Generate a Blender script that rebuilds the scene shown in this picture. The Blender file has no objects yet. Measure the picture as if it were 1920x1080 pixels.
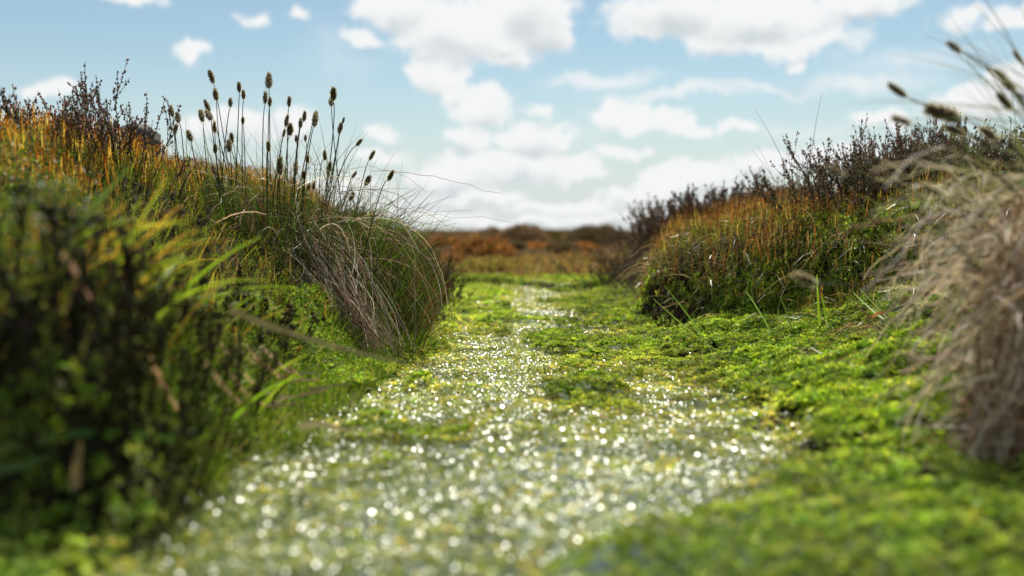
import bpy, math
import numpy as np
from mathutils import Vector, Matrix, Quaternion

# ------------------------------------------------------------------ camera, sky, sun
C = bpy.context.scene
COL = C.collection
F = 1867.0                      # focal length in pixels of a 1920 px wide picture
CAMZ = 0.165
PITCH = math.atan(110 / F)
cam_d = bpy.data.cameras.new('camera'); cam = bpy.data.objects.new('camera', cam_d); COL.objects.link(cam)
cam.location = (0, 0, CAMZ); cam.rotation_euler = (math.pi / 2 - PITCH, 0, 0)
cam_d.sensor_width = 36; cam_d.lens = 35.006; cam_d.clip_start = 0.02; cam_d.clip_end = 3000
cam_d.dof.use_dof = True; cam_d.dof.focus_distance = 1.27; cam_d.dof.aperture_fstop = 3.8
C.camera = cam
C.view_settings.view_transform = 'Standard'; C.view_settings.look = 'None'
C.view_settings.exposure = 0.42; C.view_settings.gamma = 1.0; C.view_settings.use_curve_mapping = False
C.render.engine = 'CYCLES'
C.cycles.use_denoising = True
C.cycles.max_bounces = 6; C.cycles.diffuse_bounces = 3; C.cycles.glossy_bounces = 2
C.cycles.transmission_bounces = 3; C.cycles.sample_clamp_indirect = 4.0; C.cycles.sample_clamp_direct = 6.0

SUN_EL = math.radians(55); SUN_AZ = math.radians(10)   # ahead of the camera and a little to the left
sd = Vector((math.sin(SUN_AZ) * math.cos(SUN_EL), math.cos(SUN_AZ) * math.cos(SUN_EL), math.sin(SUN_EL)))
sun_d = bpy.data.lights.new('sun', 'SUN'); sun = bpy.data.objects.new('sun', sun_d); COL.objects.link(sun)
sun_d.energy = 5.0; sun_d.angle = math.radians(0.53); sun_d.color = (1.0, 0.95, 0.86)
sun.rotation_euler = sd.to_track_quat('Z', 'Y').to_euler()

# clouds: (px, py, rx, ry, weight) turned into directions (azimuth tangent, elevation tangent)
CLOUDS = [(880,60,170,75,1),(980,30,110,60,1),(760,15,110,42,1),(962,108,48,32,1),(940,80,70,40,1),(1020,60,60,50,.9),
 (685,65,44,17,.9),(825,140,68,36,1),(852,172,26,22,.9),(900,205,72,42,1),(870,262,62,26,1),(1000,262,88,38,1),
 (960,312,190,30,1),(860,332,100,25,1),(1010,328,140,22,1),(1160,215,70,32,1),(1225,232,80,28,1),(1290,248,50,16,.9),
 (1380,243,38,14,1),(1170,285,66,13,.9),(1300,330,110,28,1),(1440,312,90,27,1),(1230,352,70,20,.9),(1560,300,110,30,.9),
 (1250,30,120,50,1),(1340,80,74,36,1),(1420,40,200,50,1),(1600,15,110,32,1),(1480,88,110,28,.85),(1215,60,60,22,.8),
 (1475,123,24,10,.8),(1800,190,75,36,1),(1650,222,50,16,.85),(1900,160,60,34,.9),(365,88,36,19,.9),(568,40,15,15,.7),
 (492,40,26,14,.7),(110,175,50,18,.8),(230,-6,80,14,.8),(725,262,30,18,.7),(440,235,110,30,.75),(540,225,60,34,.7),
 (880,366,130,16,.9),(1050,386,130,15,.9),(1180,370,70,20,.8),(1330,385,130,18,.8),(820,402,100,13,.8),(1050,414,240,12,.7),
 (700,300,70,14,.7),(1010,210,34,14,.6),(640,340,90,16,.7),(1850,40,90,18,.5)]
WISPS = [(1120,148,140,20,.75),(1270,178,190,15,.7),(1430,165,140,11,.6),(1600,150,180,24,.55),(1700,110,160,26,.35),(760,380,260,40,.4),(1250,400,420,34,.5),
 (650,100,120,60,.22),(1100,250,60,60,.25),(1500,250,220,30,.3)]
W = bpy.data.worlds.new('World'); C.world = W; W.use_nodes = True
nt = W.node_tree; N = nt.nodes; L = nt.links
for n in list(N): N.remove(n)
def nd(tree, typ, **kw):
    n = tree.nodes.new(typ)
    for k, v in kw.items():
        if k == 'inp':
            for kk, vv in v.items():
                n.inputs[kk].default_value = vv
        else: setattr(n, k, v)
    return n
def mathn(tree, op, a, b=None, c=None, clamp=False):
    n = tree.nodes.new('ShaderNodeMath'); n.operation = op; n.use_clamp = clamp
    for i, v in enumerate((a, b, c)):
        if v is None: continue
        if isinstance(v, (int, float)): n.inputs[i].default_value = v
        else: tree.links.new(v, n.inputs[i])
    return n.outputs[0]
def vmath(tree, op, a, b=None, s=None):
    n = tree.nodes.new('ShaderNodeVectorMath'); n.operation = op
    for i, v in enumerate((a, b)):
        if v is None: continue
        if isinstance(v, (tuple, list)): n.inputs[i].default_value = v
        else: tree.links.new(v, n.inputs[i])
    if s is not None: n.inputs['Scale'].default_value = s
    return n
out = N.new('ShaderNodeOutputWorld'); bg = N.new('ShaderNodeBackground'); L.new(bg.outputs[0], out.inputs[0])
sky = nd(nt, 'ShaderNodeTexSky', sky_type='NISHITA', sun_disc=False, sun_elevation=SUN_EL, sun_rotation=SUN_AZ,
         air_density=1.0, dust_density=0.3, ozone_density=1.6, altitude=300)
tc = N.new('ShaderNodeTexCoord')
sep = N.new('ShaderNodeSeparateXYZ'); L.new(tc.outputs['Generated'], sep.inputs[0])
az = mathn(nt, 'ARCTAN2', sep.outputs[0], sep.outputs[1])
hyp = mathn(nt, 'SQRT', mathn(nt, 'ADD', mathn(nt, 'MULTIPLY', sep.outputs[0], sep.outputs[0]), mathn(nt, 'MULTIPLY', sep.outputs[1], sep.outputs[1])))
el = mathn(nt, 'ARCTAN2', sep.outputs[2], hyp)
uv = N.new('ShaderNodeCombineXYZ'); L.new(az, uv.inputs[0]); L.new(el, uv.inputs[1])
nz = nd(nt, 'ShaderNodeTexNoise', inp={'Scale': 16, 'Detail': 5, 'Roughness': .6}); L.new(uv.outputs[0], nz.inputs['Vector'])
off = vmath(nt, 'SUBTRACT', nz.outputs['Color'], (.5, .5, .5))
off = vmath(nt, 'MULTIPLY', off.outputs[0], (.070, .052, 0))
uvd = vmath(nt, 'ADD', uv.outputs[0], off.outputs[0]).outputs[0]
def field(lst, src):
    acc = None
    for (px, py, rx, ry, w) in lst:
        a = math.atan((px - 960) / F); e = math.atan((430 - py) / F * math.cos(a))
        s = vmath(nt, 'SUBTRACT', src, (a, e, 0)).outputs[0]
        s = vmath(nt, 'MULTIPLY', s, (F / rx, F / ry, 0)).outputs[0]
        ln = vmath(nt, 'LENGTH', s).outputs['Value']
        v = mathn(nt, 'MULTIPLY_ADD', ln, -w, w)
        acc = v if acc is None else mathn(nt, 'SMOOTH_MAX', acc, v, .12)
    return acc
fld = field(CLOUDS, uvd)
nz2 = nd(nt, 'ShaderNodeTexNoise', inp={'Scale': 42, 'Detail': 7, 'Roughness': .68}); L.new(uvd, nz2.inputs['Vector'])
d1 = mathn(nt, 'MULTIPLY_ADD', mathn(nt, 'SUBTRACT', nz2.outputs['Fac'], .5), 1.6, fld)
def smooth(x, lo, hi, a=0., b=1.):
    m = nd(nt, 'ShaderNodeMapRange', interpolation_type='SMOOTHSTEP')
    m.inputs['From Min'].default_value = lo; m.inputs['From Max'].default_value = hi
    m.inputs['To Min'].default_value = a; m.inputs['To Max'].default_value = b
    L.new(x, m.inputs['Value']); return m.outputs['Result']
dens = smooth(d1, -.10, .34)
# clouds of the rest of the sky, outside the modelled window
nz3 = nd(nt, 'ShaderNodeTexNoise', inp={'Scale': 2.2, 'Detail': 7, 'Roughness': .6}); L.new(tc.outputs['Generated'], nz3.inputs['Vector'])
gen = smooth(nz3.outputs['Fac'], .5, .68)
outside = smooth(mathn(nt, 'MAXIMUM', mathn(nt, 'ABSOLUTE', az), mathn(nt, 'MULTIPLY', el, 2.0)), .52, .75)
gen = mathn(nt, 'MULTIPLY', gen, outside)
wsp = field(WISPS, uvd)
wd = mathn(nt, 'MULTIPLY', smooth(mathn(nt, 'MULTIPLY_ADD', mathn(nt, 'SUBTRACT', nz.outputs['Fac'], .5), .3, wsp), -.05, .6), .75)
hz = smooth(el, -.01, .19, .9, .08)
tot = mathn(nt, 'MAXIMUM', mathn(nt, 'MAXIMUM', dens, gen), wd)
# grey bellies: thick parts, lower in each cloud
# the same cloud field looked up a little lower down: where cloud continues above, the base is in its own shade
nzb = nd(nt, 'ShaderNodeTexNoise', inp={'Scale': 9, 'Detail': 4, 'Roughness': .55})
stv = vmath(nt, 'MULTIPLY', uvd, (1, 1.7, 1)).outputs[0]; L.new(stv, nzb.inputs['Vector'])
fup = field(CLOUDS, vmath(nt, 'ADD', uvd, (0, .014, 0)).outputs[0])
low = mathn(nt, 'MULTIPLY_ADD', mathn(nt, 'SUBTRACT', nzb.outputs['Fac'], .5), 1.7, mathn(nt, 'MULTIPLY_ADD', mathn(nt, 'SUBTRACT', fup, fld), .8, mathn(nt, 'MULTIPLY', fld, .5)))
belly = smooth(low, .04, .8)
ccol = nd(nt, 'ShaderNodeMix', data_type='RGBA'); L.new(belly, ccol.inputs[0])
ccol.inputs[6].default_value = (.95, .965, .965, 1); ccol.inputs[7].default_value = (.66, .71, .735, 1)
skc = nd(nt, 'ShaderNodeMix', data_type='RGBA', blend_type='MULTIPLY', inp={0: 1.0})
L.new(sky.outputs[0], skc.inputs[6]); skc.inputs[7].default_value = (.108, .112, .099, 1)
hzc = nd(nt, 'ShaderNodeMix', data_type='RGBA'); L.new(hz, hzc.inputs[0]); L.new(skc.outputs[2], hzc.inputs[6]); hzc.inputs[7].default_value = (.66, .72, .735, 1)
mx = nd(nt, 'ShaderNodeMix', data_type='RGBA'); L.new(tot, mx.inputs[0]); L.new(hzc.outputs[2], mx.inputs[6]); L.new(ccol.outputs[2], mx.inputs[7])
L.new(mx.outputs[2], bg.inputs[0]); bg.inputs[1].default_value = .72
W.cycles.sampling_method = 'MANUAL'; W.cycles.sample_map_resolution = 512

# ------------------------------------------------------------------ numpy helpers
rng = np.random.default_rng(7)
def R(a, b, n=None): return rng.uniform(a, b, n)
def nrm(v): return v / np.maximum(np.linalg.norm(v, axis=-1, keepdims=True), 1e-9)
_T = rng.uniform(-1, 1, (256, 256))
def noise(x, y, s):
    x = np.asarray(x, float) * s + 57.3; y = np.asarray(y, float) * s + 91.7
    xi = np.floor(x).astype(int); yi = np.floor(y).astype(int); fx = x - xi; fy = y - yi
    fx = fx * fx * (3 - 2 * fx); fy = fy * fy * (3 - 2 * fy)
    g = lambda a, b: _T[a % 256, b % 256]
    return (g(xi, yi) * (1 - fx) + g(xi + 1, yi) * fx) * (1 - fy) + (g(xi, yi + 1) * (1 - fx) + g(xi + 1, yi + 1) * fx) * fy
def fbm(x, y, s): return noise(x, y, s) + .5 * noise(x, y, s * 2.1) + .25 * noise(x, y, s * 4.3)
def sst(t): t = np.clip(t, 0, 1); return t * t * (3 - 2 * t)
CP, SP = math.cos(PITCH), math.sin(PITCH)
def at(px, py, Y):
    """point seen at pixel (px, py) of the 1920x1080 photograph, Y metres in front of the camera"""
    px = np.asarray(px, float); py = np.asarray(py, float); Y = np.asarray(Y, float)
    a = (px - 960) / F; b = (540 - py) / F
    dy = CP + b * SP; dz = -SP + b * CP
    return np.stack(np.broadcast_arrays(a / dy * Y, Y, CAMZ + dz / dy * Y), -1)

def xl(y): return -.185 - .03 * np.exp(-((y - .75) / .3) ** 2) + .02 * np.exp(-((y - 1.5) / .3) ** 2) + .012 * noise(y, y * 0, 5)
def xr(y): return .235 + .16 * np.exp(-((y - 1.2) / .2) ** 2) + .012 * noise(y, y * 0 + 3, 5)
def yb(x): return np.interp(x, [.1, .22, .3, .4, .5, .6], [2.2, 1.72, 1.45, 1.36, 1.2, 1.0])
def ridge_l(x, y):
    t = np.clip((xl(y) - x) / .3, 0, 3)
    steep = np.exp(-((y - 1.5) / .45) ** 2)
    base = .245 * sst(t / 1.2)
    st = .15 * (1 - (1 - np.clip(t / .6, 0, 1)) ** 2) + .11 * sst((t - .45) / .9)
    h = base * (1 - steep) + st * steep
    h = h * np.interp(y, [0, .7, 1.0, 2.2, 2.9, 3.4], [.85, .9, 1, 1, .55, .0])
    near = sst((.98 - y) / .35); h = h * (1 - near) + near * (.115 * sst((xl(y) + .02 - x) / .075) + .03 * sst((-.27 - x) / .2))
    h = h * sst((y - .50 + .05 * sst((-.16 - x) / .06) - .03 * noise(x, x * 0, 12) - .25 * (x + .45) * (x > -.45)) / .05)
    return h
def ridge_r(x, y):
    d = np.minimum((x - .215 - .12 * sst((y - 1.7) / .7)) / .09, (y - yb(x)) / .2)
    d = np.clip(d, 0, 3)
    h = .155 * (1 - (1 - np.clip(d, 0, 1)) ** 2) + .045 * sst((x - .28) / .4) * sst(d)
    h = h * np.interp(y, [1.0, 2.3, 3.0, 3.5], [1, 1, .55, 0])
    sh = .05 * sst((x - .17 - .08 * (y < .7)) / .32) + .08 * sst((x - .42) / .3)
    return np.maximum(h, sh * np.interp(y, [0, 2.2, 2.6], [1, 1, 0]))
def ledge(x): return 2.88 + .10 * noise(x, x * 0, 5) - .24 * np.exp(-((x - .17) / .11) ** 2)
def H(x, y):
    x = np.asarray(x, float); y = np.asarray(y, float)
    h = ridge_l(x, y) + ridge_r(x, y)
    rough = np.clip(h / .05, 0, 1)
    h = h + rough * .020 * fbm(x, y, 6) + .0035 * fbm(x, y, 22) * (1 + rough)
    sh = (x > .12) * (y < 1.45) * np.clip((x - .12) / .1, 0, 1)
    h = h + sh * .010 * np.abs(noise(x, y * 1.6, 17))
    far = sst((y - 2.95) / .5)
    h = h + .016 * sst((y - ledge(x)) / .04) * (y < 9) * (x > -.6) * (x < .8)
    h = h + far * (.012 * sst((y - 3.3) / 2) + .028 * fbm(x, y, .45) * sst((y - 3.4) / 2) + .03 * fbm(x, y, 1.7) * sst((y - 3.6) / .8)) * np.clip(1 - y / 200, 0, 1)
    return h
def Hn(x, y, e=.006):
    return nrm(np.stack([-(H(x + e, y) - H(x - e, y)) / 2 / e, -(H(x, y + e) - H(x, y - e)) / 2 / e, np.ones_like(x)], -1))

class Geo:
    def __init__(s): s.v = []; s.c = []; s.q = []; s.t = []; s.n = 0
    def add(s, v, c, q=None, t=None):
        v = v.reshape(-1, 3); c = np.broadcast_to(c.reshape(-1, 4) if c.ndim > 1 else c, (len(v), 4))
        if q is not None: s.q.append(q.reshape(-1, 4) + s.n)
        if t is not None: s.t.append(t.reshape(-1, 3) + s.n)
        s.v.append(v); s.c.append(c); s.n += len(v)
    def mesh(s, name, mat, origin=(0, 0, 0), smoothf=False):
        v = np.concatenate(s.v).astype(np.float32) - np.array(origin, np.float32)
        c = np.concatenate(s.c).astype(np.float32)
        q = np.concatenate(s.q) if s.q else np.zeros((0, 4), int)
        t = np.concatenate(s.t) if s.t else np.zeros((0, 3), int)
        m = bpy.data.meshes.new(name)
        m.vertices.add(len(v)); m.vertices.foreach_set('co', v.ravel())
        nl = len(q) * 4 + len(t) * 3
        m.loops.add(nl); m.loops.foreach_set('vertex_index', np.concatenate([q.ravel(), t.ravel()]).astype(np.int32))
        npl = len(q) + len(t); m.polygons.add(npl)
        st = np.concatenate([np.arange(len(q)) * 4, len(q) * 4 + np.arange(len(t)) * 3]).astype(np.int32)
        m.polygons.foreach_set('loop_start', st)
        try: m.polygons.foreach_set('loop_total', np.concatenate([np.full(len(q), 4), np.full(len(t), 3)]).astype(np.int32))
        except Exception: pass
        m.polygons.foreach_set('use_smooth', np.full(npl, smoothf, bool))
        a = m.color_attributes.new('Col', 'FLOAT_COLOR', 'POINT'); a.data.foreach_set('color', c.ravel())
        m.materials.append(mat); m.update(calc_edges=True)
        return m
    def build(s, name, mat, parent=None, smoothf=False):
        org = tuple(parent_loc(parent)) if parent else (0, 0, 0)
        o = bpy.data.objects.new(name, s.mesh(name, mat, org, smoothf)); COL.objects.link(o)
        if parent: o.parent = parent
        return o
def parent_loc(p):
    v = Vector((0, 0, 0))
    while p: v = v + p.location; p = p.parent
    return v
def tag(o, label=None, cat=None, group=None, kind=None):
    if label: o['label'] = label
    if cat: o['category'] = cat
    if group: o['group'] = group
    if kind: o['kind'] = kind
    return o
def thing(name, label, cat, loc, group=None):
    o = bpy.data.objects.new(name, None); COL.objects.link(o); o.location = tuple(loc); o.empty_display_size = .02
    return tag(o, label, cat, group)

def colr(base, n, var=.25, hue=.12):
    """n random variations of a base colour"""
    b = np.array(base, float)
    c = b * (1 + R(-var, var, (n, 1))) * (1 + R(-hue, hue, (n, 3)))
    return np.concatenate([np.clip(c, 0, 1), np.ones((n, 1))], 1)
def pick(cols, n, p=None, var=.25):
    i = rng.choice(len(cols), n, p=p); b = np.array(cols, float)[i]
    c = b * (1 + R(-var, var, (n, 1))) * (1 + R(-.1, .1, (n, 3)))
    return np.concatenate([np.clip(c, 0, 1), np.ones((n, 1))], 1)

def strips(g, P, w, c0, c1=None, taper=.75, side=None, flat=None):
    """ribbons along polylines P (n, s, 3); w (n,) width; c0/c1 (n,4) colours of base and tip"""
    n, s, _ = P.shape
    T = np.gradient(P, axis=1); T = nrm(T)
    if side is None: side = nrm(rng.normal(size=(n, 1, 3)))
    S = nrm(np.cross(T, np.broadcast_to(side, T.shape)))
    t = np.linspace(0, 1, s)[None, :, None]
    ww = np.asarray(w).reshape(-1, 1, 1) * (1 - taper * t ** 1.5) * .5
    V = np.stack([P - S * ww, P + S * ww], 2)
    c1 = c0 if c1 is None else c1
    cc = c0[:, None, :] * (1 - t) + c1[:, None, :] * t
    cc = np.repeat(cc[:, :, None, :], 2, 2)
    idx = np.arange(n * s * 2).reshape(n, s, 2)
    q = np.stack([idx[:, :-1, 0], idx[:, :-1, 1], idx[:, 1:, 1], idx[:, 1:, 0]], -1)
    g.add(V, cc.reshape(-1, 4), q=q)
def tubes(g, P, r, c0, c1=None, taper=.7, k=4):
    n, s, _ = P.shape
    T = nrm(np.gradient(P, axis=1))
    a = nrm(np.cross(T, np.array([.31, .87, .12]) + 0 * T)); b = np.cross(T, a)
    t = np.linspace(0, 1, s)[None, :, None]
    rr = np.asarray(r).reshape(-1, 1, 1) * (1 - taper * t)
    th = np.arange(k) / k * 2 * math.pi
    V = np.stack([P + rr * (a * math.cos(x) + b * math.sin(x)) for x in th], 2)
    c1 = c0 if c1 is None else c1
    cc = np.repeat((c0[:, None, :] * (1 - t) + c1[:, None, :] * t)[:, :, None, :], k, 2)
    idx = np.arange(n * s * k).reshape(n, s, k); nx = np.roll(idx, -1, 2)
    q = np.stack([idx[:, :-1], nx[:, :-1], nx[:, 1:], idx[:, 1:]], -1)
    g.add(V, cc.reshape(-1, 4), q=q)
def leaves(g, p, d, n, ln, w, c, fold=.15, c1=None):
    """diamond leaves: base p, direction d, up n"""
    s = nrm(np.cross(d, n)); ln = np.asarray(ln).reshape(-1, 1); w = np.asarray(w).reshape(-1, 1)
    mid = p + d * ln * .45
    V = np.stack([p, mid + s * w / 2 + n * ln * fold, p + d * ln, mid - s * w / 2 + n * ln * fold], 1)
    m = len(p); idx = np.arange(m * 4).reshape(m, 4)
    cc = np.repeat(c[:, None, :], 4, 1).copy()
    if c1 is not None: cc[:, 2] = c1
    t = np.concatenate([idx[:, [0, 1, 2]], idx[:, [0, 2, 3]]])
    g.add(V, cc.reshape(-1, 4), t=t)
def beads(g, p, r, c, sq=1.25, axis=None):
    m = len(p); r = np.asarray(r).reshape(-1, 1, 1)
    D = np.array([[1, 0, 0], [0, 1, 0], [-1, 0, 0], [0, -1, 0], [0, 0, sq], [0, 0, -sq]], float)
    th = R(0, math.pi, m); cs, sn = np.cos(th), np.sin(th)
    V = np.repeat(D[None], m, 0); X = V[:, :, 0] * cs[:, None] - V[:, :, 1] * sn[:, None]; Y = V[:, :, 0] * sn[:, None] + V[:, :, 1] * cs[:, None]
    V = np.stack([X, Y, V[:, :, 2]], -1)
    V = V + rng.normal(0, .18, (m, 6, 3))
    V = p[:, None, :] + V * r
    f = np.array([[0, 1, 4], [1, 2, 4], [2, 3, 4], [3, 0, 4], [1, 0, 5], [2, 1, 5], [3, 2, 5], [0, 3, 5]])
    t = f[None] + np.arange(m)[:, None, None] * 6
    cc = np.repeat(c[:, None, :], 6, 1)
    g.add(V, cc.reshape(-1, 4), t=t)
def bez(a, b, c, s=9, jit=0.0):
    t = np.linspace(0, 1, s)[None, :, None]
    P = (1 - t) ** 2 * a[:, None] + 2 * t * (1 - t) * b[:, None] + t * t * c[:, None]
    if jit: P = P + rng.normal(0, jit, P.shape) * t
    return P
def arc(root, d, ln, droop, s=6):
    """blade centre lines growing along d and bending under their weight"""
    t = np.linspace(0, 1, s)[None, :, None]; ln = np.asarray(ln).reshape(-1, 1, 1); droop = np.asarray(droop).reshape(-1, 1, 1)
    P = root[:, None] + d[:, None] * ln * t
    dn = np.array([0, 0, -1.0]); hor = d * np.array([1, 1, 0]); hor = hor / np.maximum(np.linalg.norm(hor, axis=1, keepdims=True), .05)
    return P + ln * droop * (dn * 1.0 + hor[:, None] * .35) * t ** 2.2
def up_dirs(n, spread=.35, lean=(0, 0)):
    v = rng.normal(0, spread, (n, 2)) + np.array(lean)
    return nrm(np.concatenate([v, np.ones((n, 1))], 1))

# ------------------------------------------------------------------ materials
def leafmat(name, rough=.5, spec=.5, transl=.35, wet=False, nscale=0, tint=(1, 1, 1)):
    m = bpy.data.materials.new(name); m.use_nodes = True; t = m.node_tree; t.nodes.clear()
    o = t.nodes.new('ShaderNodeOutputMaterial'); a = nd(t, 'ShaderNodeAttribute', attribute_name='Col')
    b = nd(t, 'ShaderNodeBsdfPrincipled', inp={'Roughness': rough, 'Specular IOR Level': spec})
    col = a.outputs['Color']
    if nscale:
        z = nd(t, 'ShaderNodeTexNoise', inp={'Scale': nscale, 'Detail': 3}); tcn = t.nodes.new('ShaderNodeTexCoord')
        t.links.new(tcn.outputs['Object'], z.inputs['Vector'])
        mr = nd(t, 'ShaderNodeMapRange', inp={'From Min': .3, 'From Max': .7, 'To Min': .7, 'To Max': 1.3}); t.links.new(z.outputs['Fac'], mr.inputs[0])
        vm = t.nodes.new('ShaderNodeVectorMath'); vm.operation = 'SCALE'; t.links.new(col, vm.inputs[0]); t.links.new(mr.outputs[0], vm.inputs['Scale'])
        col = vm.outputs[0]
    t.links.new(col, b.inputs['Base Color'])
    if wet:      # alpha of the attribute says how wet the leaf is
        r = nd(t, 'ShaderNodeMapRange', inp={'To Min': rough, 'To Max': wet}); t.links.new(a.outputs['Alpha'], r.inputs[0])
        t.links.new(r.outputs[0], b.inputs['Roughness'])
    tr = t.nodes.new('ShaderNodeBsdfTranslucent'); mx = t.nodes.new('ShaderNodeMixShader'); mx.inputs[0].default_value = transl
    g = t.nodes.new('ShaderNodeVectorMath'); g.operation = 'MULTIPLY'; g.inputs[1].default_value = (1.5 * tint[0], 1.5 * tint[1], .9 * tint[2]); t.links.new(col, g.inputs[0])
    t.links.new(g.outputs[0], tr.inputs['Color'])
    t.links.new(b.outputs[0], mx.inputs[1]); t.links.new(tr.outputs[0], mx.inputs[2]); t.links.new(mx.outputs[0], o.inputs[0])
    return m
M_moss = leafmat('wet_moss', .5, .5, .45, wet=.2)
M_leaf = leafmat('green_blade', .5, .35, .4)
M_straw = leafmat('dry_straw', .36, .8, .4, tint=(1.0, 1.0, 1.3))
M_dull = leafmat('weathered_straw', .6, .35, .35, tint=(1.0, .98, 1.25))
M_heath = leafmat('heather', .7, .12, .4, tint=(1, .95, 1.3))
M_hair = leafmat('haircap', .6, .12, .42)
M_fluff = leafmat('seed_fluff', .6, .3, .45)
M_far = leafmat('far_heath', .8, .1, .3, tint=(1, 1, 1.2))

def ground_mat():
    m = bpy.data.materials.new('peat'); m.use_nodes = True; t = m.node_tree; b = t.nodes['Principled BSDF']
    tcn = t.nodes.new('ShaderNodeTexCoord')
    z = nd(t, 'ShaderNodeTexNoise', inp={'Scale': 30, 'Detail': 8, 'Roughness': .7}); t.links.new(tcn.outputs['Object'], z.inputs['Vector'])
    z2 = nd(t, 'ShaderNodeTexNoise', inp={'Scale': .6, 'Detail': 5, 'Roughness': .6}); t.links.new(tcn.outputs['Object'], z2.inputs['Vector'])
    r = t.nodes.new('ShaderNodeValToRGB'); r.color_ramp.elements[0].color = (.012, .009, .006, 1); r.color_ramp.elements[1].color = (.05, .045, .018, 1)
    r.color_ramp.elements[0].position = .35; r.color_ramp.elements[1].position = .7
    t.links.new(z.outputs['Fac'], r.inputs[0])
    r2 = t.nodes.new('ShaderNodeValToRGB'); r2.color_ramp.elements[0].color = (.10, .055, .03, 1); r2.color_ramp.elements[1].color = (.16, .10, .04, 1)
    r2.color_ramp.elements[0].position = .4; r2.color_ramp.elements[1].position = .62
    t.links.new(z2.outputs['Fac'], r2.inputs[0])
    a = nd(t, 'ShaderNodeAttribute', attribute_name='Col')
    mxx = nd(t, 'ShaderNodeMix', data_type='RGBA'); t.links.new(a.outputs['Alpha'], mxx.inputs[0])
    t.links.new(r.outputs[0], mxx.inputs[6]); t.links.new(r2.outputs[0], mxx.inputs[7])
    t.links.new(mxx.outputs[2], b.inputs['Base Color']); b.inputs['Roughness'].default_value = .9; b.inputs['Specular IOR Level'].default_value = .05
    bm = nd(t, 'ShaderNodeBump', inp={'Strength': .6, 'Distance': .004}); t.links.new(z.outputs['Fac'], bm.inputs['Height']); t.links.new(bm.outputs[0], b.inputs['Normal'])
    return m
M_ground = ground_mat()
def water_mat():
    m = bpy.data.materials.new('bog_water'); m.use_nodes = True; t = m.node_tree; b = t.nodes['Principled BSDF']
    b.inputs['Base Color'].default_value = (.035, .05, .015, 1); b.inputs['Roughness'].default_value = .16; b.inputs['Specular IOR Level'].default_value = .6
    tcn = t.nodes.new('ShaderNodeTexCoord')
    z = nd(t, 'ShaderNodeTexNoise', inp={'Scale': 130, 'Detail': 3}); t.links.new(tcn.outputs['Object'], z.inputs['Vector'])
    bm = nd(t, 'ShaderNodeBump', inp={'Strength': .35, 'Distance': .003}); t.links.new(z.outputs['Fac'], bm.inputs['Height']); t.links.new(bm.outputs[0], b.inputs['Normal'])
    return m

# ------------------------------------------------------------------ ground and water
def grid(name, xs, ys, zf, mat, kind, far=False):
    X, Y = np.meshgrid(xs, ys); Z = zf(X, Y)
    g = Geo(); ny, nx = X.shape; idx = np.arange(nx * ny).reshape(ny, nx)
    q = np.stack([idx[:-1, :-1], idx[:-1, 1:], idx[1:, 1:], idx[1:, :-1]], -1)
    a = sst((Y - 3.1) / .8)
    c = np.stack([a * 0 + .1, a * 0 + .1, a * 0 + .1, a], -1)
    g.add(np.stack([X, Y, Z], -1), c.reshape(-1, 4), q=q)
    o = g.build(name, mat, smoothf=True); o['kind'] = kind; return o
xs = np.concatenate([-np.geomspace(600, 1.2, 40), np.arange(-1.18, 1.2, .016), np.geomspace(1.21, 600, 40)])
ys = np.concatenate([-np.geomspace(600, .3, 30), np.arange(-.25, 4.2, .016), np.geomspace(4.22, 900, 110)])
grid('peat_ground', xs, ys, lambda x, y: H(x, y) - .006, M_ground, 'structure')
grid('bog_water', np.linspace(-.5, .5, 6), np.linspace(.1, 3.05, 6), lambda x, y: 0 * x + .0005, water_mat(), 'structure')

# ------------------------------------------------------------------ moss carpet
def island(x, y):
    t = np.interp(y, [.4, .75, 1.0, 3], [.95, .85, .42, .34])
    return sst((noise(x, y * .9, 11) + .55 * noise(x, y * 1.1, 27) - t) / .22)
def wetness(x, y):
    px = 960 + x / np.maximum(y, .1) * F
    yy = np.clip(y, .4, 3)
    lo = np.interp(yy, [.4, .55, .7, .95, 1.1, 1.3, 1.8, 3], [60, 230, 370, 540, 680, 770, 810, 840])
    hi = np.interp(yy, [.4, .5, .56, .7, .8, .95, 1.1, 1.3, 1.8, 3], [1060, 1180, 1480, 1600, 1580, 1440, 1380, 1330, 1190, 1150])
    w = np.minimum(sst((px - lo) / 200), sst((hi - px) / 260))
    w = w * np.interp(yy, [1.3, 1.8, 2.6, 3], [1, .95, .65, .2])
    return np.clip(w * (1.05 + 1.0 * noise(x, y * .6, 9) + .5 * noise(x, y, 26)), 0, 1)
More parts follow.
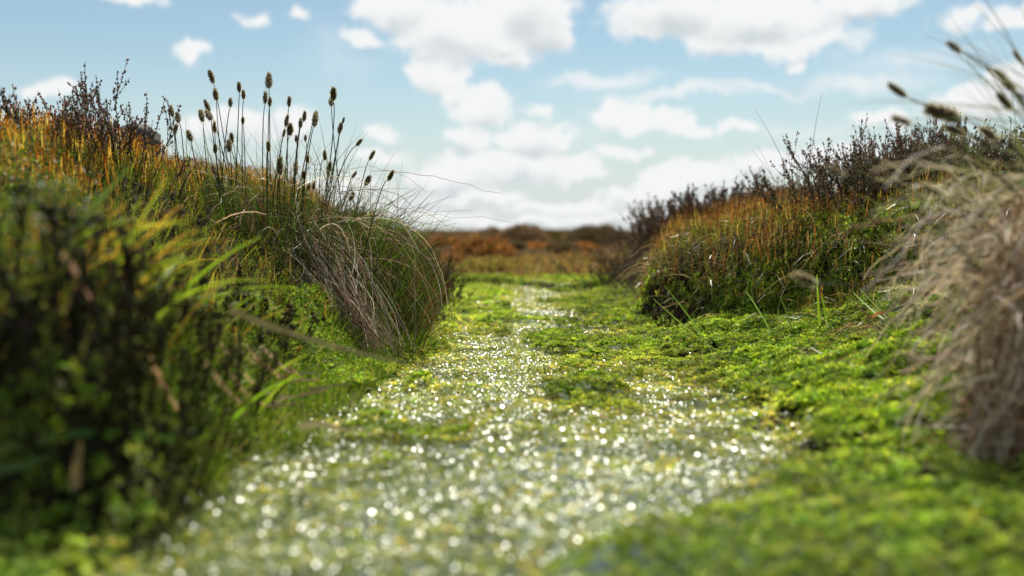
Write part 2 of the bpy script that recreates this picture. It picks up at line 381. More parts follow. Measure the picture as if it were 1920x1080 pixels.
def rosettes(g, x, y, dz, size, k, base_cols, wet, p=None, dark=None):
    n = len(x); z = H(x, y); nn = Hn(x, y); z = np.maximum(z, 0) if True else z
    P = np.stack([x, y, z + dz], -1)
    nn = nrm(nn + rng.normal(0, .2, (n, 3)))
    e1 = nrm(np.cross(nn, rng.normal(size=(n, 3)))); e2 = np.cross(nn, e1)
    c = pick(base_cols, n, p, .22)
    clump = (1 + .4 * noise(x, y, 24)) * (1 + .35 * noise(x, y * .5, 6)) * R(.7, 1.25, n); c[:, :3] *= clump[:, None]
    if dark is not None: c[:, :3] *= 1 + (1 - dark[:, None]) * np.array([.35, .2, .9]) - dark[:, None] * np.array([.22, .08, .2])
    for j in range(k):
        th = 2 * math.pi * j / k + R(-.35, .35, n)
        inner = j % 2
        lift = R(.1, .7, n) + inner * .5
        d = nrm((e1 * np.cos(th)[:, None] + e2 * np.sin(th)[:, None]) + nn * lift[:, None])
        cc = c.copy(); cc[:, :3] *= R(.8, 1.2, (n, 1))
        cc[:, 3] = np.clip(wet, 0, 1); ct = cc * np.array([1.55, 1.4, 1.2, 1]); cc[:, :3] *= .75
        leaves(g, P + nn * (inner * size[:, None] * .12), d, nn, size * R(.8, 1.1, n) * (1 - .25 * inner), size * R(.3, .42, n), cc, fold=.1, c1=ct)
GREEN = [(.24, .32, .027), (.33, .38, .045), (.14, .22, .018), (.44, .43, .08)]
def moss_floor():
    g = Geo()
    # (y range, count, size): near moss is larger-leaved so that it stays cheap where it is out of focus
    for (y0, y1, n, s) in ((.33, .75, 17000, .0052), (.75, 1.6, 50000, .0062), (1.6, 3.1, 26000, .008)):
        y = R(y0, y1, n); x = R(-.42, .62, n) if y1 < 1.7 else R(-.36, .42, n)
        h = H(x, y); w = wetness(x, y)
        isl = island(x, y)
        keep = (h < .085) & ~((y > ledge(x) - .03) & (y < ledge(x) + .04) & (np.abs(x - .18) < .10)) & (R(0, 1, n) < 1 - .42 * w * (h < .02) * (1 - isl))
        x, y, w = x[keep], y[keep], w[keep]; n = len(x)
        gap = noise(x, y, 70) + .6 * noise(x, y * .8, 26); kk = gap < .42 + .5 * R(0, 1, n) + .5 * (y < .8); x, y, w = x[kk], y[kk], w[kk]; n = len(x)
        isl = np.maximum(island(x, y), 1 - np.clip(w * 3, 0, 1))
        dz = .001 + .0075 * isl * np.interp(y, [1.4, 2.2], [1, .4]) + R(0, .005, n) * np.clip(isl, .25, 1)
        w = w * (1 - .8 * isl)
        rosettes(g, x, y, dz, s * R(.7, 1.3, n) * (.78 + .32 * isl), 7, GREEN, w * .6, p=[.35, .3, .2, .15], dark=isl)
    o = g.build('moss_carpet', M_moss)
    tag(o, 'bright yellow-green wet moss carpet filling the channel between the banks', 'moss', kind='stuff')
moss_floor()
def add_glint_flecks():
    """flat wet facets added to make the sun glints: each catches the sun or does not"""
    g = Geo(); n = 380000
    y = .34 + 2.5 * R(0, 1, n) ** 1.35; x = R(-.3, .42, n)
    w = wetness(x, y); h = H(x, y)
    keep = (R(0, 1, n) < w ** 1.2 * (1 - .93 * island(x, y))) & (h < .02)
    x, y = x[keep], y[keep]; n = len(x)
    P = np.stack([x, y, np.maximum(H(x, y), 0) + R(.002, .0055, n)], -1)
    nn = nrm(np.stack([rng.normal(.02, .2, n), rng.normal(-.24, .2, n), np.ones(n)], -1))  # added flecks lean towards the angle that mirrors the sun to the camera
    d = nrm(np.cross(nn, rng.normal(size=(n, 3))))
    s = np.exp(rng.normal(math.log(.0015), .4, n)) * np.interp(y, [.4, 1.2, 2.5], [.78, .9, 1.15])
    c = pick([(.22, .28, .06), (.3, .34, .12), (.14, .2, .04)], n); c[:, 3] = 1
    leaves(g, P - d * (s * .5)[:, None], d, nn, s, s * R(.7, 1, n), c, fold=0)
    o = g.build('glint_flecks', leafmat('water_film', .25, 1.0, .2, wet=.22))
    tag(o, 'tiny wet flecks added over the bog water to glint in the sun', 'pond plants', kind='stuff')
add_glint_flecks()

# ------------------------------------------------------------------ bank cover: haircap moss, cushion moss, short grass
def scatter(n, xr_, yr_, cond):
    x = R(*xr_, n); y = R(*yr_, n); k = cond(x, y, H(x, y)); return x[k], y[k]
def haircap(x, y, hgt, name, label, setae=.35, cols=((.10, .16, .02), (.16, .19, .03), (.12, .07, .02)), tipcol=(.42, .17, .03), leafn=9, lean=(0, 0)):
    g = Geo(); n = len(x)
    P0 = np.stack([x, y, H(x, y) - .004], -1); nn = Hn(x, y, .03)
    d = nrm(up_dirs(n, .16, lean) + nn * .35)
    hh = hgt * R(.6, 1.25, n)
    c0 = pick([(.09, .06, .02), (.06, .05, .015)], n); c1 = pick(list(cols), n)
    P = arc(P0, d, hh, R(0, .12, n), 3)
    strips(g, P, R(.0007, .0012, n), c0, c1, .4)
    for j in range(leafn):
        t = .25 + .75 * (j + R(0, 1, n)) / leafn
        b = P0 + d * (hh * t)[:, None]
        th = R(0, 2 * math.pi, n)
        o = np.stack([np.cos(th), np.sin(th), R(.5, 1.3, n)], -1)
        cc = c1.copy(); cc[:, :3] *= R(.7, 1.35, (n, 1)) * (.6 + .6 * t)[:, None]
        leaves(g, b, nrm(o), nrm(rng.normal(size=(n, 3))), R(.003, .0052, n), R(.0009, .0014, n), cc, 0)
    k = R(0, 1, n) < (setae(x, y) if callable(setae) else setae) * np.clip(1 + 1.6 * noise(x, y, 9), 0, 2)
    if k.any():
        m = k.sum(); top = P0[k] + d[k] * hh[k][:, None] * .85
        dd = nrm(up_dirs(m, .1)); ln = R(.012, .028, m)
        cs = pick([tipcol, tuple(np.array(tipcol) * (.7, .45, .5)), tuple(np.array(tipcol) * (1.1, 1.5, 1.6)), (.30, .20, .08)], m)
        strips(g, arc(top, dd, ln, R(0, .08, m), 3), R(.0009, .0014, m), cs, cs * 1.05, .1)
        beads(g, top + dd * ln[:, None], R(.0009, .0014, m), cs, 1.8)
    o = g.build(name, M_hair); tag(o, label, 'moss', kind='stuff'); return o
def grassy(x, y, ln, wd, name, label, cols, droop=(.1, .7), spread=.4, lean=(0, 0), mat=None, dry=0.0, drycols=((.30, .20, .11), (.36, .28, .18))):
    g = Geo(); n = len(x); P0 = np.stack([x, y, H(x, y) - .005], -1)
    d = nrm(up_dirs(n, spread, lean) + Hn(x, y, .03) * .4)
    c0 = pick(list(cols), n); c1 = c0 * np.array([1.35, 1.2, 1, 1])
    if dry:
        k = R(0, 1, n) < dry; c0[k] = pick(list(drycols), k.sum()); c1[k] = c0[k]
    strips(g, arc(P0, d, ln * R(.5, 1.4, n), R(droop[0], droop[1], n), 5), wd * R(.6, 1.4, n), c0, c1)
    o = g.build(name, mat or M_leaf); tag(o, label, 'grass', kind='stuff'); return o

# left bank
x, y = scatter(60000, (-1.25, -.18), (.38, 2.6), lambda x, y, h: (h > .045) & (x > -.62 * y - .1) & ~((y > 1.2) & (y < 1.75) & (x > -.44 * y / 1.4)) & (R(0, 1, len(x)) < np.interp(h, [.03, .1, .3], [.25, .5, .9]) * .6))
haircap(x, y, .03, 'haircap_moss', 'haircap moss with orange stalks over the top and face of the left bank', lambda x, y: .05 + .6 * sst((H(x, y) - .13) / .09), cols=((.13, .17, .02), (.2, .22, .03), (.15, .10, .02)), tipcol=(.60, .30, .05))
x, y = scatter(26000, (-.9, -.19), (.38, 2.3), lambda x, y, h: (h > .012) & (h < .25) & (x > -.6 * y - .1) & (R(0, 1, len(x)) < np.clip((y - .5) / .4, .08, 1)))
grassy(x, y, .032, .0012, 'bank_grass', 'short fine green grass on the face of the left bank', ((.10, .18, .02), (.20, .26, .03), (.05, .10, .012), (.22, .14, .04)), (.0, .5), .35, (.12, 0), dry=.12)
# right bank
x, y = scatter(60000, (.19, 1.3), (1.05, 2.9), lambda x, y, h: (h > .035) & (x < .6 * y + .1) & (y > yb(x) - .06) & (R(0, 1, len(x)) < .75))
haircap(x, y, .032, 'haircap_moss', 'dark haircap moss with rusty orange stalks covering the right bank', lambda x, y: .06 + .5 * (.15 + .85 * sst((.56 - x / y * 1.5) / .2)) * sst((H(x, y) - .05) / .08), cols=((.14, .19, .02), (.08, .08, .015), (.10, .045, .015), (.24, .25, .04)), tipcol=(.38, .18, .055), leafn=9)
x, y = scatter(9000, (.25, 1.0), (.9, 2.0), lambda x, y, h: (h > .03) & (x < .6 * y + .1))
grassy(x, y, .06, .0010, 'dry_bank_grass', 'thin curled dead grass caught over the right bank', ((.34, .26, .17), (.26, .17, .10), (.16, .16, .04)), (.4, 1.5), .7, (-.1, -.2), M_straw)
# near right slope: deeper cushions of moss
def cushion():
    g = Geo(); x, y = scatter(42000, (.16, .85), (.36, 1.5), lambda x, y, h: (h > .012) & (x < .62 * y + .06))
    n = len(x)
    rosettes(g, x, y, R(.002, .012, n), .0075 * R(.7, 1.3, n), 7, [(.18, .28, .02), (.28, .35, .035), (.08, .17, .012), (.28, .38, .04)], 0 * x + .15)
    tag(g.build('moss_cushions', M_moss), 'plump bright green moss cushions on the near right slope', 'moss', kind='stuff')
cushion()
x, y = scatter(27000, (-.42, -.10), (.6, 1.4), lambda x, y, h: (h > -.002) & (h < .08) & (x < xl(y) + .045 + .03 * noise(x, y, 14)))
grassy(x, y, .030, .0011, 'green_sward', 'dense bright green short sward at the foot of the left bank', ((.07, .15, .015), (.12, .21, .022), (.04, .08, .012), (.18, .22, .03)), (.0, .5), .35, (.15, 0), dry=.05)

# ------------------------------------------------------------------ main cottongrass tussock
def seed_head_mesh(seed, pale=1.0):
    g = Geo(); r = np.random.default_rng(seed)
    prof = lambda t: .25 * np.sin(math.pi * np.clip(t, 0, 1) ** .75) ** .8 + .02
    n = 10; t = np.linspace(0, 1, n); k = 8; th = np.arange(k) / k * 2 * math.pi
    V = np.stack([np.stack([prof(a) * .72 * np.cos(th), prof(a) * .72 * np.sin(th), np.full(k, a * .92)], -1) for a in t])
    idx = np.arange(n * k).reshape(n, k); nx = np.roll(idx, -1, 1)
    g.add(V, colr((.10, .07, .05), n * k), q=np.stack([idx[:-1], nx[:-1], nx[1:], idx[1:]], -1))
    m = 420; t = r.uniform(.0, .92, m); a = r.uniform(0, 2 * math.pi, m)
    out_ = np.stack([np.cos(a), np.sin(a), 0 * a], -1); p = out_ * (prof(t) * .68)[:, None]; p[:, 2] = t * .92
    d = nrm(out_ * r.uniform(.25, .75, m)[:, None] + np.array([0, 0, 1.0]) * r.uniform(.3, 1, m)[:, None] + r.normal(0, .18, (m, 3)))
    c0 = pick([(.12, .08, .05), (.22, .16, .11)], m); c1 = pick([(.5 * pale, .42 * pale, .33 * pale), (.3, .22, .15), (.66 * pale, .6 * pale, .52 * pale)], m)
    P = arc(p, d, r.uniform(.1, .22, m), r.uniform(-.1, .3, m), 3)
    strips(g, P, r.uniform(.03, .055, m), c0, c1, .8)
    m = 60; a = r.uniform(0, 2 * math.pi, m); d = nrm(np.stack([np.cos(a), np.sin(a), r.uniform(-1.6, .4, m)], -1))
    p = np.stack([np.cos(a) * .12, np.sin(a) * .12, r.uniform(.05, .4, m)], -1)
    strips(g, arc(p, d, r.uniform(.12, .3, m), r.uniform(0, .4, m), 3), r.uniform(.012, .02, m), pick([(.75, .72, .66)], m), None, .6)
    return g
HM = [seed_head_mesh(s, (.8, 1.15, .65, 1.0, .9, 1.3)[s]).mesh('seed_head', M_fluff) for s in range(6)]
def orient(o, d, spin):
    q = Vector(d).to_track_quat('Z', 'Y') @ Quaternion((0, 0, 1), spin)
    o.rotation_mode = 'QUATERNION'; o.rotation_quaternion = q
Z2 = lambda x, y: (280 + x / 3.272, 100 + y / 3.272)
HEADS = [(395,185,365,100,480,560),(412,290,400,205,450,640),(370,360,338,282,470,620),(380,408,345,350,440,700),(328,420,312,345,345,560),
 (145,390,130,315,170,520),(178,425,172,362,200,560),(152,490,170,432,160,600),(258,540,235,472,290,640),(497,330,497,270,455,560),
 (553,240,548,172,535,520),(578,282,577,218,575,680),(574,432,574,390,585,700),(710,310,712,230,700,600),(738,325,740,268,728,600),
 (733,215,733,127,738,540),(857,330,859,262,850,480),(835,450,850,375,780,640),(860,505,868,418,835,700),(820,515,832,465,795,700),
 (925,460,930,395,880,680),(948,418,955,353,910,600),(900,545,901,497,880,720),(957,540,958,495,940,700),(1012,450,1022,372,960,640),
 (1010,400,1028,355,930,650),(1128,290,1130,210,1090,600),(1118,325,1110,265,1160,640),(1163,492,1180,415,1100,700),(1185,430,1197,388,1120,680),
 (1268,568,1310,520,1130,740),(1350,655,1385,590,1270,850),(1465,780,1495,722,1380,930),(1325,810,1360,742,1280,890),(1243,765,1270,727,1190,840),
 (1078,655,1076,600,1060,760),(970,675,970,620,955,800),(730,605,730,530,728,720),(508,550,503,490,525,670),(490,605,488,525,500,720),
 (405,615,403,548,430,740),(402,490,398,420,420,650),(800,750,803,630,805,880),(897,745,900,668,870,880),(1092,740,1115,660,1060,850),
 (410,750,385,670,450,860),(965,850,985,795,940,960),(1005,840,1012,785,990,960),(905,935,907,870,900,1010),(1230,905,1255,850,1190,1010),(950,770,945,720,940,880)]
tp = at(560, 470, 1.42); tp[2] = H(tp[0], tp[1])
TUS = thing('cottongrass_tussock', 'tall sharp cottongrass tussock with many seed heads on the left bank top', 'cottongrass', tp)
def stem_with_head(parent, base, tip, bot, Y, hm, dark=1.0, sr=.00055, ext=.07, width=None):
    """base/tip/bot in photo pixels; Y distance"""
    b = at(base[0], base[1], Y); t = at(tip[0], tip[1], Y - R(-.012, .012)); r = at(bot[0], bot[1], Y + R(-.02, .03))
    dl = nrm(r - b); root = r + nrm(dl + np.array([0, 0, -1.4])) * ext
    m = (b + r) / 2 + rng.normal(0, .002, 3)
    s = np.linspace(0, 1, 7)[:, None]
    P = np.where(s < .6, 0, 0) + (1 - s) ** 2 * root + 2 * s * (1 - s) * (m * 1.0 + (m - (root + b) / 2) * .6) + s * s * b
    g = Geo(); tubes(g, P[None], [sr * 1.5], np.array([[.05, .085, .02, 1]]), np.array([[.075, .06, .03, 1]]), .4, 5)
    so = bpy.data.objects.new('flower_stem', None)
    bpy.data.objects.remove(so)
    me = g.mesh('flower_stem', M_leaf, tuple(root), True)
    so = bpy.data.objects.new('flower_stem', me); COL.objects.link(so); so.parent = parent
    so.location = Vector(root) - parent_loc(parent)
    h = bpy.data.objects.new('seed_head', hm); COL.objects.link(h); h.parent = so
    h.location = Vector(b) - Vector(root)
    ln = float(np.linalg.norm(t - b)); orient(h, t - b, R(0, 6)); wf = R(.64, .86) if width is None else width; spn = R(.9, 1.1)
    h.scale = (ln * wf, ln * wf, ln * 1.05 * spn)
    return so
for i, (bx, by, tx, ty, cx, cy) in enumerate(HEADS):
    Y = R(1.22, 1.42); 
    stem_with_head(TUS, Z2(bx, by), Z2(tx, ty), Z2(cx, cy), Y, HM[i % 6])
def tussock_leaves():
    g = Geo()
    # stiff green needle leaves rising among the stems
    n = 4200
    px = R(330, 790, n); py = np.interp(px, [330, 420, 600, 700, 790], [375, 360, 385, 420, 500]) + R(-20, 150, n)
    Y = R(1.24, 1.55, n); P0 = at(px, py, Y)
    P0[:, 2] = np.minimum(P0[:, 2], np.maximum(H(P0[:, 0], P0[:, 1]), P0[:, 2] - .04))
    lean = np.clip((px - 560) / 240, -1, 1)
    d = nrm(np.stack([lean * .55 + rng.normal(0, .28, n), rng.normal(-.1, .2, n), np.ones(n)], -1))
    ln = R(.03, .095, n) * np.where(R(0, 1, n) < .12, 1.7, 1)
    c0 = pick([(.035, .07, .012), (.08, .15, .02), (.10, .06, .03), (.03, .045, .012)], n)
    strips(g, arc(P0, d, ln, R(0, .25, n), 5), R(.0008, .0016, n), c0, c0 * np.array([1.2, 1.0, 1, 1]), .85)
    # long needles reaching out to the right over the channel
    n = 90; px = R(580, 740, n); py = R(420, 520, n); P0 = at(px, py, R(1.3, 1.45, n))
    d = nrm(np.stack([R(.4, 1.1, n), rng.normal(-.1, .2, n), R(.15, 1.1, n)], -1))
    c0 = pick([(.06, .10, .02), (.08, .14, .02)], n)
    strips(g, arc(P0, d, R(.06, .125, n), R(0, .2, n), 6), R(.0009, .0014, n), c0, c0, .8)
    n = 110; px = R(400, 660, n); py = R(330, 400, n); P0 = at(px, py, R(1.27, 1.45, n))
    d = nrm(np.stack([(px - 540) / 330 + rng.normal(0, .35, n), rng.normal(0, .15, n), np.ones(n)], -1))
    c0 = pick([(.05, .09, .02), (.07, .10, .03)], n)
    strips(g, arc(P0, d, R(.04, .11, n), R(-.05, .15, n), 6), R(.0007, .0011, n), c0, c0 * .9, .85)
    g.build('leaf_blades', M_leaf, TUS)
tussock_leaves()
def dead_thatch():
    g = Geo()
    STR = [(.50, .38, .28), (.66, .55, .44), (.30, .17, .10), (.80, .74, .64)]  # near-white tone puts bright highlights into the straw colour
    def curve(s, m, e, Ys, Ym, Ye, n, w, jit=.0015):
        A = at(s[0], s[1], Ys); B = at(m[0], m[1], Ym); D = at(e[0], e[1], Ye)
        P = bez(A, B, D, 12, jit)
        P[:, :, 2] = np.maximum(P[:, :, 2], H(P[:, :, 0], P[:, :, 1]) + .003)
        c = pick(STR, n); tubes(g, P, w * .5, c, c * np.array([.9, .85, .8, 1]), .45, 4)
    n = 250      # the combed mat falling down the bank to the moss
    s0 = R(0, 1, n); sx = 500 + 110 * s0 + rng.normal(0, 22, n); sy = 500 - 60 * s0 + rng.normal(0, 32, n)
    ex = 640 + 110 * R(0, 1, n) ** .8 + 40 * s0; ey = 672 + rng.normal(0, 16, n) - (ex < 680) * R(10, 60, n)
    cut = R(.4, 1.08, n); ex = sx + (ex - sx) * cut; ey = sy + (ey - sy) * cut
    curve((sx, sy), ((sx + ex) / 2 + R(-50, 85, n), (sy + ey) / 2 - R(-60, 70, n)), (ex, ey), R(1.28, 1.38, n), R(1.2, 1.3, n), R(1.15, 1.22, n), n, R(.0007, .0013, n), .0006)
    n = 48       # arching loose ones falling over the edge on the right
    sx = R(540, 690, n); sy = R(400, 500, n); mx_ = sx + R(90, 200, n); my = sy - R(0, 60, n); ex = mx_ + R(-60, 70, n); ey = my + R(110, 260, n)
    ex = np.minimum(ex, 850)
    curve((sx, sy), (mx_, my), (ex, ey), R(1.28, 1.4, n), R(1.2, 1.35, n), R(1.2, 1.35, n), n, R(.0007, .0011, n), .001)
    n = 150      # tangle over the crown of the tussock, thinner and browner
    sx = R(330, 700, n); sy = R(320, 450, n); a = rng.normal(0, 1, n)
    curve((sx, sy), (sx + a * 40, sy - R(0, 45, n)), (sx + a * 110, sy + R(-20, 80, n)), R(1.25, 1.45, n), R(1.2, 1.4, n), R(1.2, 1.4, n), n, R(.0005, .0009, n), .0025)
    n = 5        # a few pale broad arcs that catch the light
    curve((np.array([395, 470, 600, 560, 700.]), np.array([425, 470, 430, 420, 395.])), (np.array([450, 500, 640, 610, 745.]), np.array([385, 400, 395, 395, 380.])),
          (np.array([500, 520, 655, 640, 785.]), np.array([402, 440, 470, 440, 470.])), np.full(n, 1.24), np.full(n, 1.2), np.full(n, 1.22), n, np.full(n, .0019), .0005)
    n = 4
    curve((np.array([640, 760, 780, 740.]), np.array([360, 400, 590, 440.])), (np.array([760, 800, 830, 800.]), np.array([340, 385, 590, 395.])),
          (np.array([778, 845, 940, 815.]), np.array([400, 432, 565, 500.])), np.full(n, 1.33), np.full(n, 1.3), np.full(n, 1.35), n, np.full(n, .0009), .0003)
    g.build('dead_leaf_thatch', M_straw, TUS)
dead_thatch()
def tussock_body():
    """short dense blades and crumbs that make the bulging flank under the crown"""
    g = Geo(); n = 15000
    px = R(500, 815, n); lo = np.interp(px, [520, 620, 700, 760, 815], [400, 395, 405, 430, 490]); hi = np.interp(px, [520, 620, 760, 815], [600, 655, 640, 600])
    py = lo + (hi - lo) * R(0, 1, n); u = (py - lo) / (hi - lo)
    Y = 1.45 + .16 * R(0, 1, n) - .1 * u + .12 * sst((px - 700) / 110); P0 = at(px, py, Y)
    d = nrm(np.stack([rng.normal(.35, .4, n), rng.normal(-.45, .35, n), R(.2, 1.1, n)], -1))
    c = pick([(.03, .045, .012), (.06, .08, .018), (.08, .045, .028), (.02, .024, .01)], n)  # near-black olive puts the tussock's inner shadow into the blade colour
    strips(g, arc(P0, d, R(.010, .028, n), R(0, .4, n), 3), R(.0008, .0015, n), c, c * np.array([1.3, 1.2, 1, 1]), .7)
    g.build('flank_growth', M_leaf, TUS)
tussock_body()

# ------------------------------------------------------------------ heather
HCOL = [(.36, .25, .21), (.50, .38, .32), (.15, .13, .06), (.24, .16, .12)]
def heather(name, label, base, height, spread, n, parent_cat='heather', sway=1.0, green=.25, bead=.0014, seedcols=HCOL, group=None, side=5, lean=(0, 0), stemcol=(.06, .04, .03), br=.0007, mat=None):
    base = np.array(base, float)
    t = thing(name, label, parent_cat, base, group)
    g = Geo(); gl = Geo()
    r0 = np.stack([rng.normal(0, spread * .35, n), rng.normal(0, spread * .35, n), np.zeros(n)], -1) + base
    r0[:, 2] = np.minimum(H(r0[:, 0], r0[:, 1]) - .004, base[2] + .02)
    d = nrm(np.stack([(r0[:, 0] - base[0]) * 3 / max(spread, .02) * .3 + rng.normal(lean[0], .22 * sway, n), (r0[:, 1] - base[1]) / max(spread, .05) + rng.normal(lean[1], .2 * sway, n), np.ones(n)], -1))
    ln = height * R(.6, 1.1, n); P = arc(r0, d, ln, R(-.12, .15, n), 7); P[:, 1:-1] += rng.normal(0, height * .012, P[:, 1:-1].shape)
    tubes(g, P, np.full(n, br), colr(stemcol, n), colr(stemcol, n), .5, 3)
    PP = [(P, ln)]
    # side shoots
    m = n * side; i = rng.integers(0, n, m); tt = R(.3, .85, m); k = np.clip((tt * 6).astype(int), 0, 5)
    q = P[i, k] + (P[i, k + 1] - P[i, k]) * (tt * 6 - k)[:, None]; dd = nrm(nrm(P[i, k + 1] - P[i, k]) + rng.normal(0, .38, (m, 3)) * np.array([1, 1, .3]))
    l2 = ln[i] * R(.15, .38, m); Q = arc(q, dd, l2, R(-.25, .0, m), 4); tubes(g, Q, np.full(m, br * .6), colr(stemcol, m), None, .4, 3)
    for (PA, LA, tmin, step) in ((P, ln, .45, .0022), (Q, l2, .1, .0022)):
        cnt = np.maximum((LA * (1 - tmin) / (step * bead / .0014)).astype(int), 3)
        ii = np.repeat(np.arange(len(LA)), cnt); u = R(tmin, 1, len(ii)); S = PA.shape[1] - 1
        k = np.clip((u * S).astype(int), 0, S - 1); b = PA[ii, k] + (PA[ii, k + 1] - PA[ii, k]) * (u * S - k)[:, None]
        b = b + rng.normal(0, bead * .75, b.shape)
        isg = R(0, 1, len(ii)) < green * np.clip(1.8 - 1.7 * (b[:, 2] - base[2]) / height, .1, 2)
        c = pick(list(seedcols), len(ii))
        j = ~isg
        beads(gl, b[j], bead * R(.6, 1.2, j.sum()), c[j], 1.3)
        ng = isg.sum()
        if ng:
            cg = pick([(.07, .10, .02), (.10, .13, .025)], ng)
            dd_ = nrm(rng.normal(size=(ng, 3)) * np.array([1, 1, .5]) + np.array([0, 0, .8]))
            leaves(gl, b[isg], dd_, nrm(rng.normal(size=(ng, 3))), R(1.6, 3, ng) * bead, R(.6, 1, ng) * bead, cg, 0)
    g.build('woody_stems', mat or M_heath, t); gl.build('flower_spikes', mat or M_heath, t)
    return t
def on(px, py, Y, dz=0.0):
    p = at(px, py, Y); p[2] = H(p[0], p[1]) + dz; return p
# left bank top
heather('heather_plant', 'sprig of dry heather rising from orange moss at the far left edge', on(28, 260, 1.12), .085, .05, 12)
heather('heather_plant', 'low brown heather sprig second from the left edge of the bank top', on(100, 270, 1.15), .08, .06, 12)
heather('heather_plant', 'tallest bushy heather with two spires left of the grey boulder', on(215, 300, 1.16), .11, .07, 26)
heather('heather_plant', 'thin heather shoots between the low sprig and the tallest bushy heather', on(160, 290, 1.2), .085, .06, 12)
heather('heather_plant', 'single furry grey-brown heather spike standing beside the boulder', on(292, 300, 1.05), .075, .012, 3, bead=.0019, seedcols=[(.2, .17, .14), (.1, .08, .06)], side=7)
heather('heather_plant', 'brown heather bush behind the right shoulder of the cottongrass tussock', on(720, 470, 1.75), .13, .12, 60, seedcols=[(.17, .10, .07), (.12, .08, .05)])
heather('heather_plant', 'dark upright heather at the far corner of the left bank', on(745, 500, 1.85), .10, .09, 80)
heather('heather_plant', 'small heather shoot at the water-side foot of the left bank', on(818, 610, 1.68), .028, .02, 6, green=.1)
heather('heather_plant', 'brown heather sloping to the moss behind the left bank corner', on(775, 560, 2.1), .10, .1, 70, seedcols=[(.14, .09, .06), (.10, .08, .04)])
# right bank crest
RB = [(1560,1.55,.07,14,'short heather at the left end of the dark heather row on the right bank'),
 (1610,1.5,.085,22,'heather with a few raised spires, second in the right bank row'),
 (1665,1.52,.095,26,'brown heather, third in the row on the right bank crest'),
 (1715,1.46,.09,28,'bushy pinkish heather in the middle of the right bank crest'),
 (1770,1.5,.085,28,'tall heather below the blurred seed heads on the right bank'),
 (1825,1.45,.07,26,'heather partly hidden by the pale drooping straw on the right'),
 (1890,1.35,.085,24,'tall heather spire at the right edge above the pale straw')]
for (px, Y, hgt, n, lab) in RB:
    heather('heather_plant', lab, on(px, 300, Y), hgt * 1.35, .12, int(n * 2.3), green=.35, side=8)
heather('heather_plant', 'blurred brown heather hump behind the left end of the right bank', on(1290, 450, 2.35), .085, .22, 110, seedcols=[(.28, .18, .14), (.18, .11, .08)], bead=.002)
heather('heather_plant', 'brown heather behind the orange moss crest of the right bank', on(1350, 450, 2.2), .085, .2, 90, seedcols=[(.28, .18, .14), (.18, .11, .08)], bead=.002)
heather('heather_plant', 'small dark heather at the foot of the right bank beside the moss', on(1265, 640, 1.5), .05, .03, 10, seedcols=[(.08, .045, .03)])
heather('heather_plant', 'brown heather mound filling the gap beside the dead grey branches', on(1215, 480, 2.75), .12, .2, 120, seedcols=[(.34, .24, .18), (.20, .14, .10)], bead=.0025, green=.15)
heather('heather_plant', 'low brown heather behind the dead grey branches on the far right', on(1270, 480, 2.9), .15, .2, 120, seedcols=[(.34, .24, .18), (.20, .14, .10)], bead=.0025, green=.15)
# blurred dark sprays close to the camera
heather('heather_plant', 'very blurred dark green heather spray close to the lens at left', on(260, 600, .54), .125, .035, 12, sway=.6, lean=(.1, 0), green=.9, bead=.0022, seedcols=[(.04, .05, .02), (.07, .045, .03)], br=.0012)
heather('heather_plant', 'blurred dark heather branch close to the lens right of the first spray', on(330, 600, .60), .12, .03, 10, sway=.5, lean=(.12, 0), green=.8, bead=.002, seedcols=[(.05, .05, .02), (.10, .06, .045)], br=.001)
heather('heather_plant', 'dark blurred heather mass at the left edge below the orange moss', on(40, 600, .55), .07, .10, 14, green=.85, bead=.0022, seedcols=[(.04, .045, .02), (.08, .05, .035)], br=.0012)

for (px, py, Y, hgt, sp, n, gr, lab) in [
 (120, 600, .60, .06, .12, 24, .9, 'blurred dark green heather clump low on the left beneath the yellow-green blades'),
 (330, 560, .72, .09, .06, 16, .6, 'blurred heather clump with pale specks in the middle of the left bank'),
 (430, 640, .80, .07, .06, 16, .7, 'blurred dark heather clump behind the pale crossing blade'),
 (20, 500, .75, .07, .1, 14, .85, 'dark leafy heather clump under the orange moss at the left edge'),
 (190, 600, .53, .06, .1, 30, .95, 'nearest dark heather clump hanging over the black shade at lower left'),
 (470, 600, 1.0, .06, .07, 24, .5, 'low heather clump at the foot of the orange moss left of the combed straw')]:
    heather('heather_plant', lab, on(px, py, Y), hgt, sp, n, green=gr, bead=.0022, seedcols=[(.05, .05, .02), (.12, .08, .055), (.08, .06, .03)], br=.001)
def undergrowth():
    g = Geo(); n = 64000
    x = R(-.62, -.16, n); y = R(.42, .95, n); h = H(x, y); k = (h > .03) & (x > -.62 * y) & (R(0, 1, n) < np.clip(1.2 - (y - .5) * 1.8, .15, 1)) & ((h > .12) | (R(0, 1, n) < .12)); x, y, h = x[k], y[k], h[k]; n = len(x)
    z = h + R(0, 1, n) ** 1.5 * (.03 + .035 * (noise(x, y, 13) > 0))
    face = np.clip((.60 - y) / .1, 0, 1)
    c = pick([(.035, .07, .01), (.07, .12, .015), (.20, .26, .03), (.18, .09, .03), (.34, .22, .05), (.5, .44, .34)], n, [.38, .24, .14, .13, .07, .04], .4)
    d = nrm(rng.normal(size=(n, 3)) + np.array([0, -.2, .5])); leaves(g, np.stack([x, y, z], -1), d, nrm(rng.normal(size=(n, 3))), R(.003, .007, n), R(.0012, .0026, n), c, .1)
    tag(g.build('bank_undergrowth', M_leaf), 'dark small-leaved undergrowth on the near end of the left bank', 'undergrowth', kind='stuff')
undergrowth()

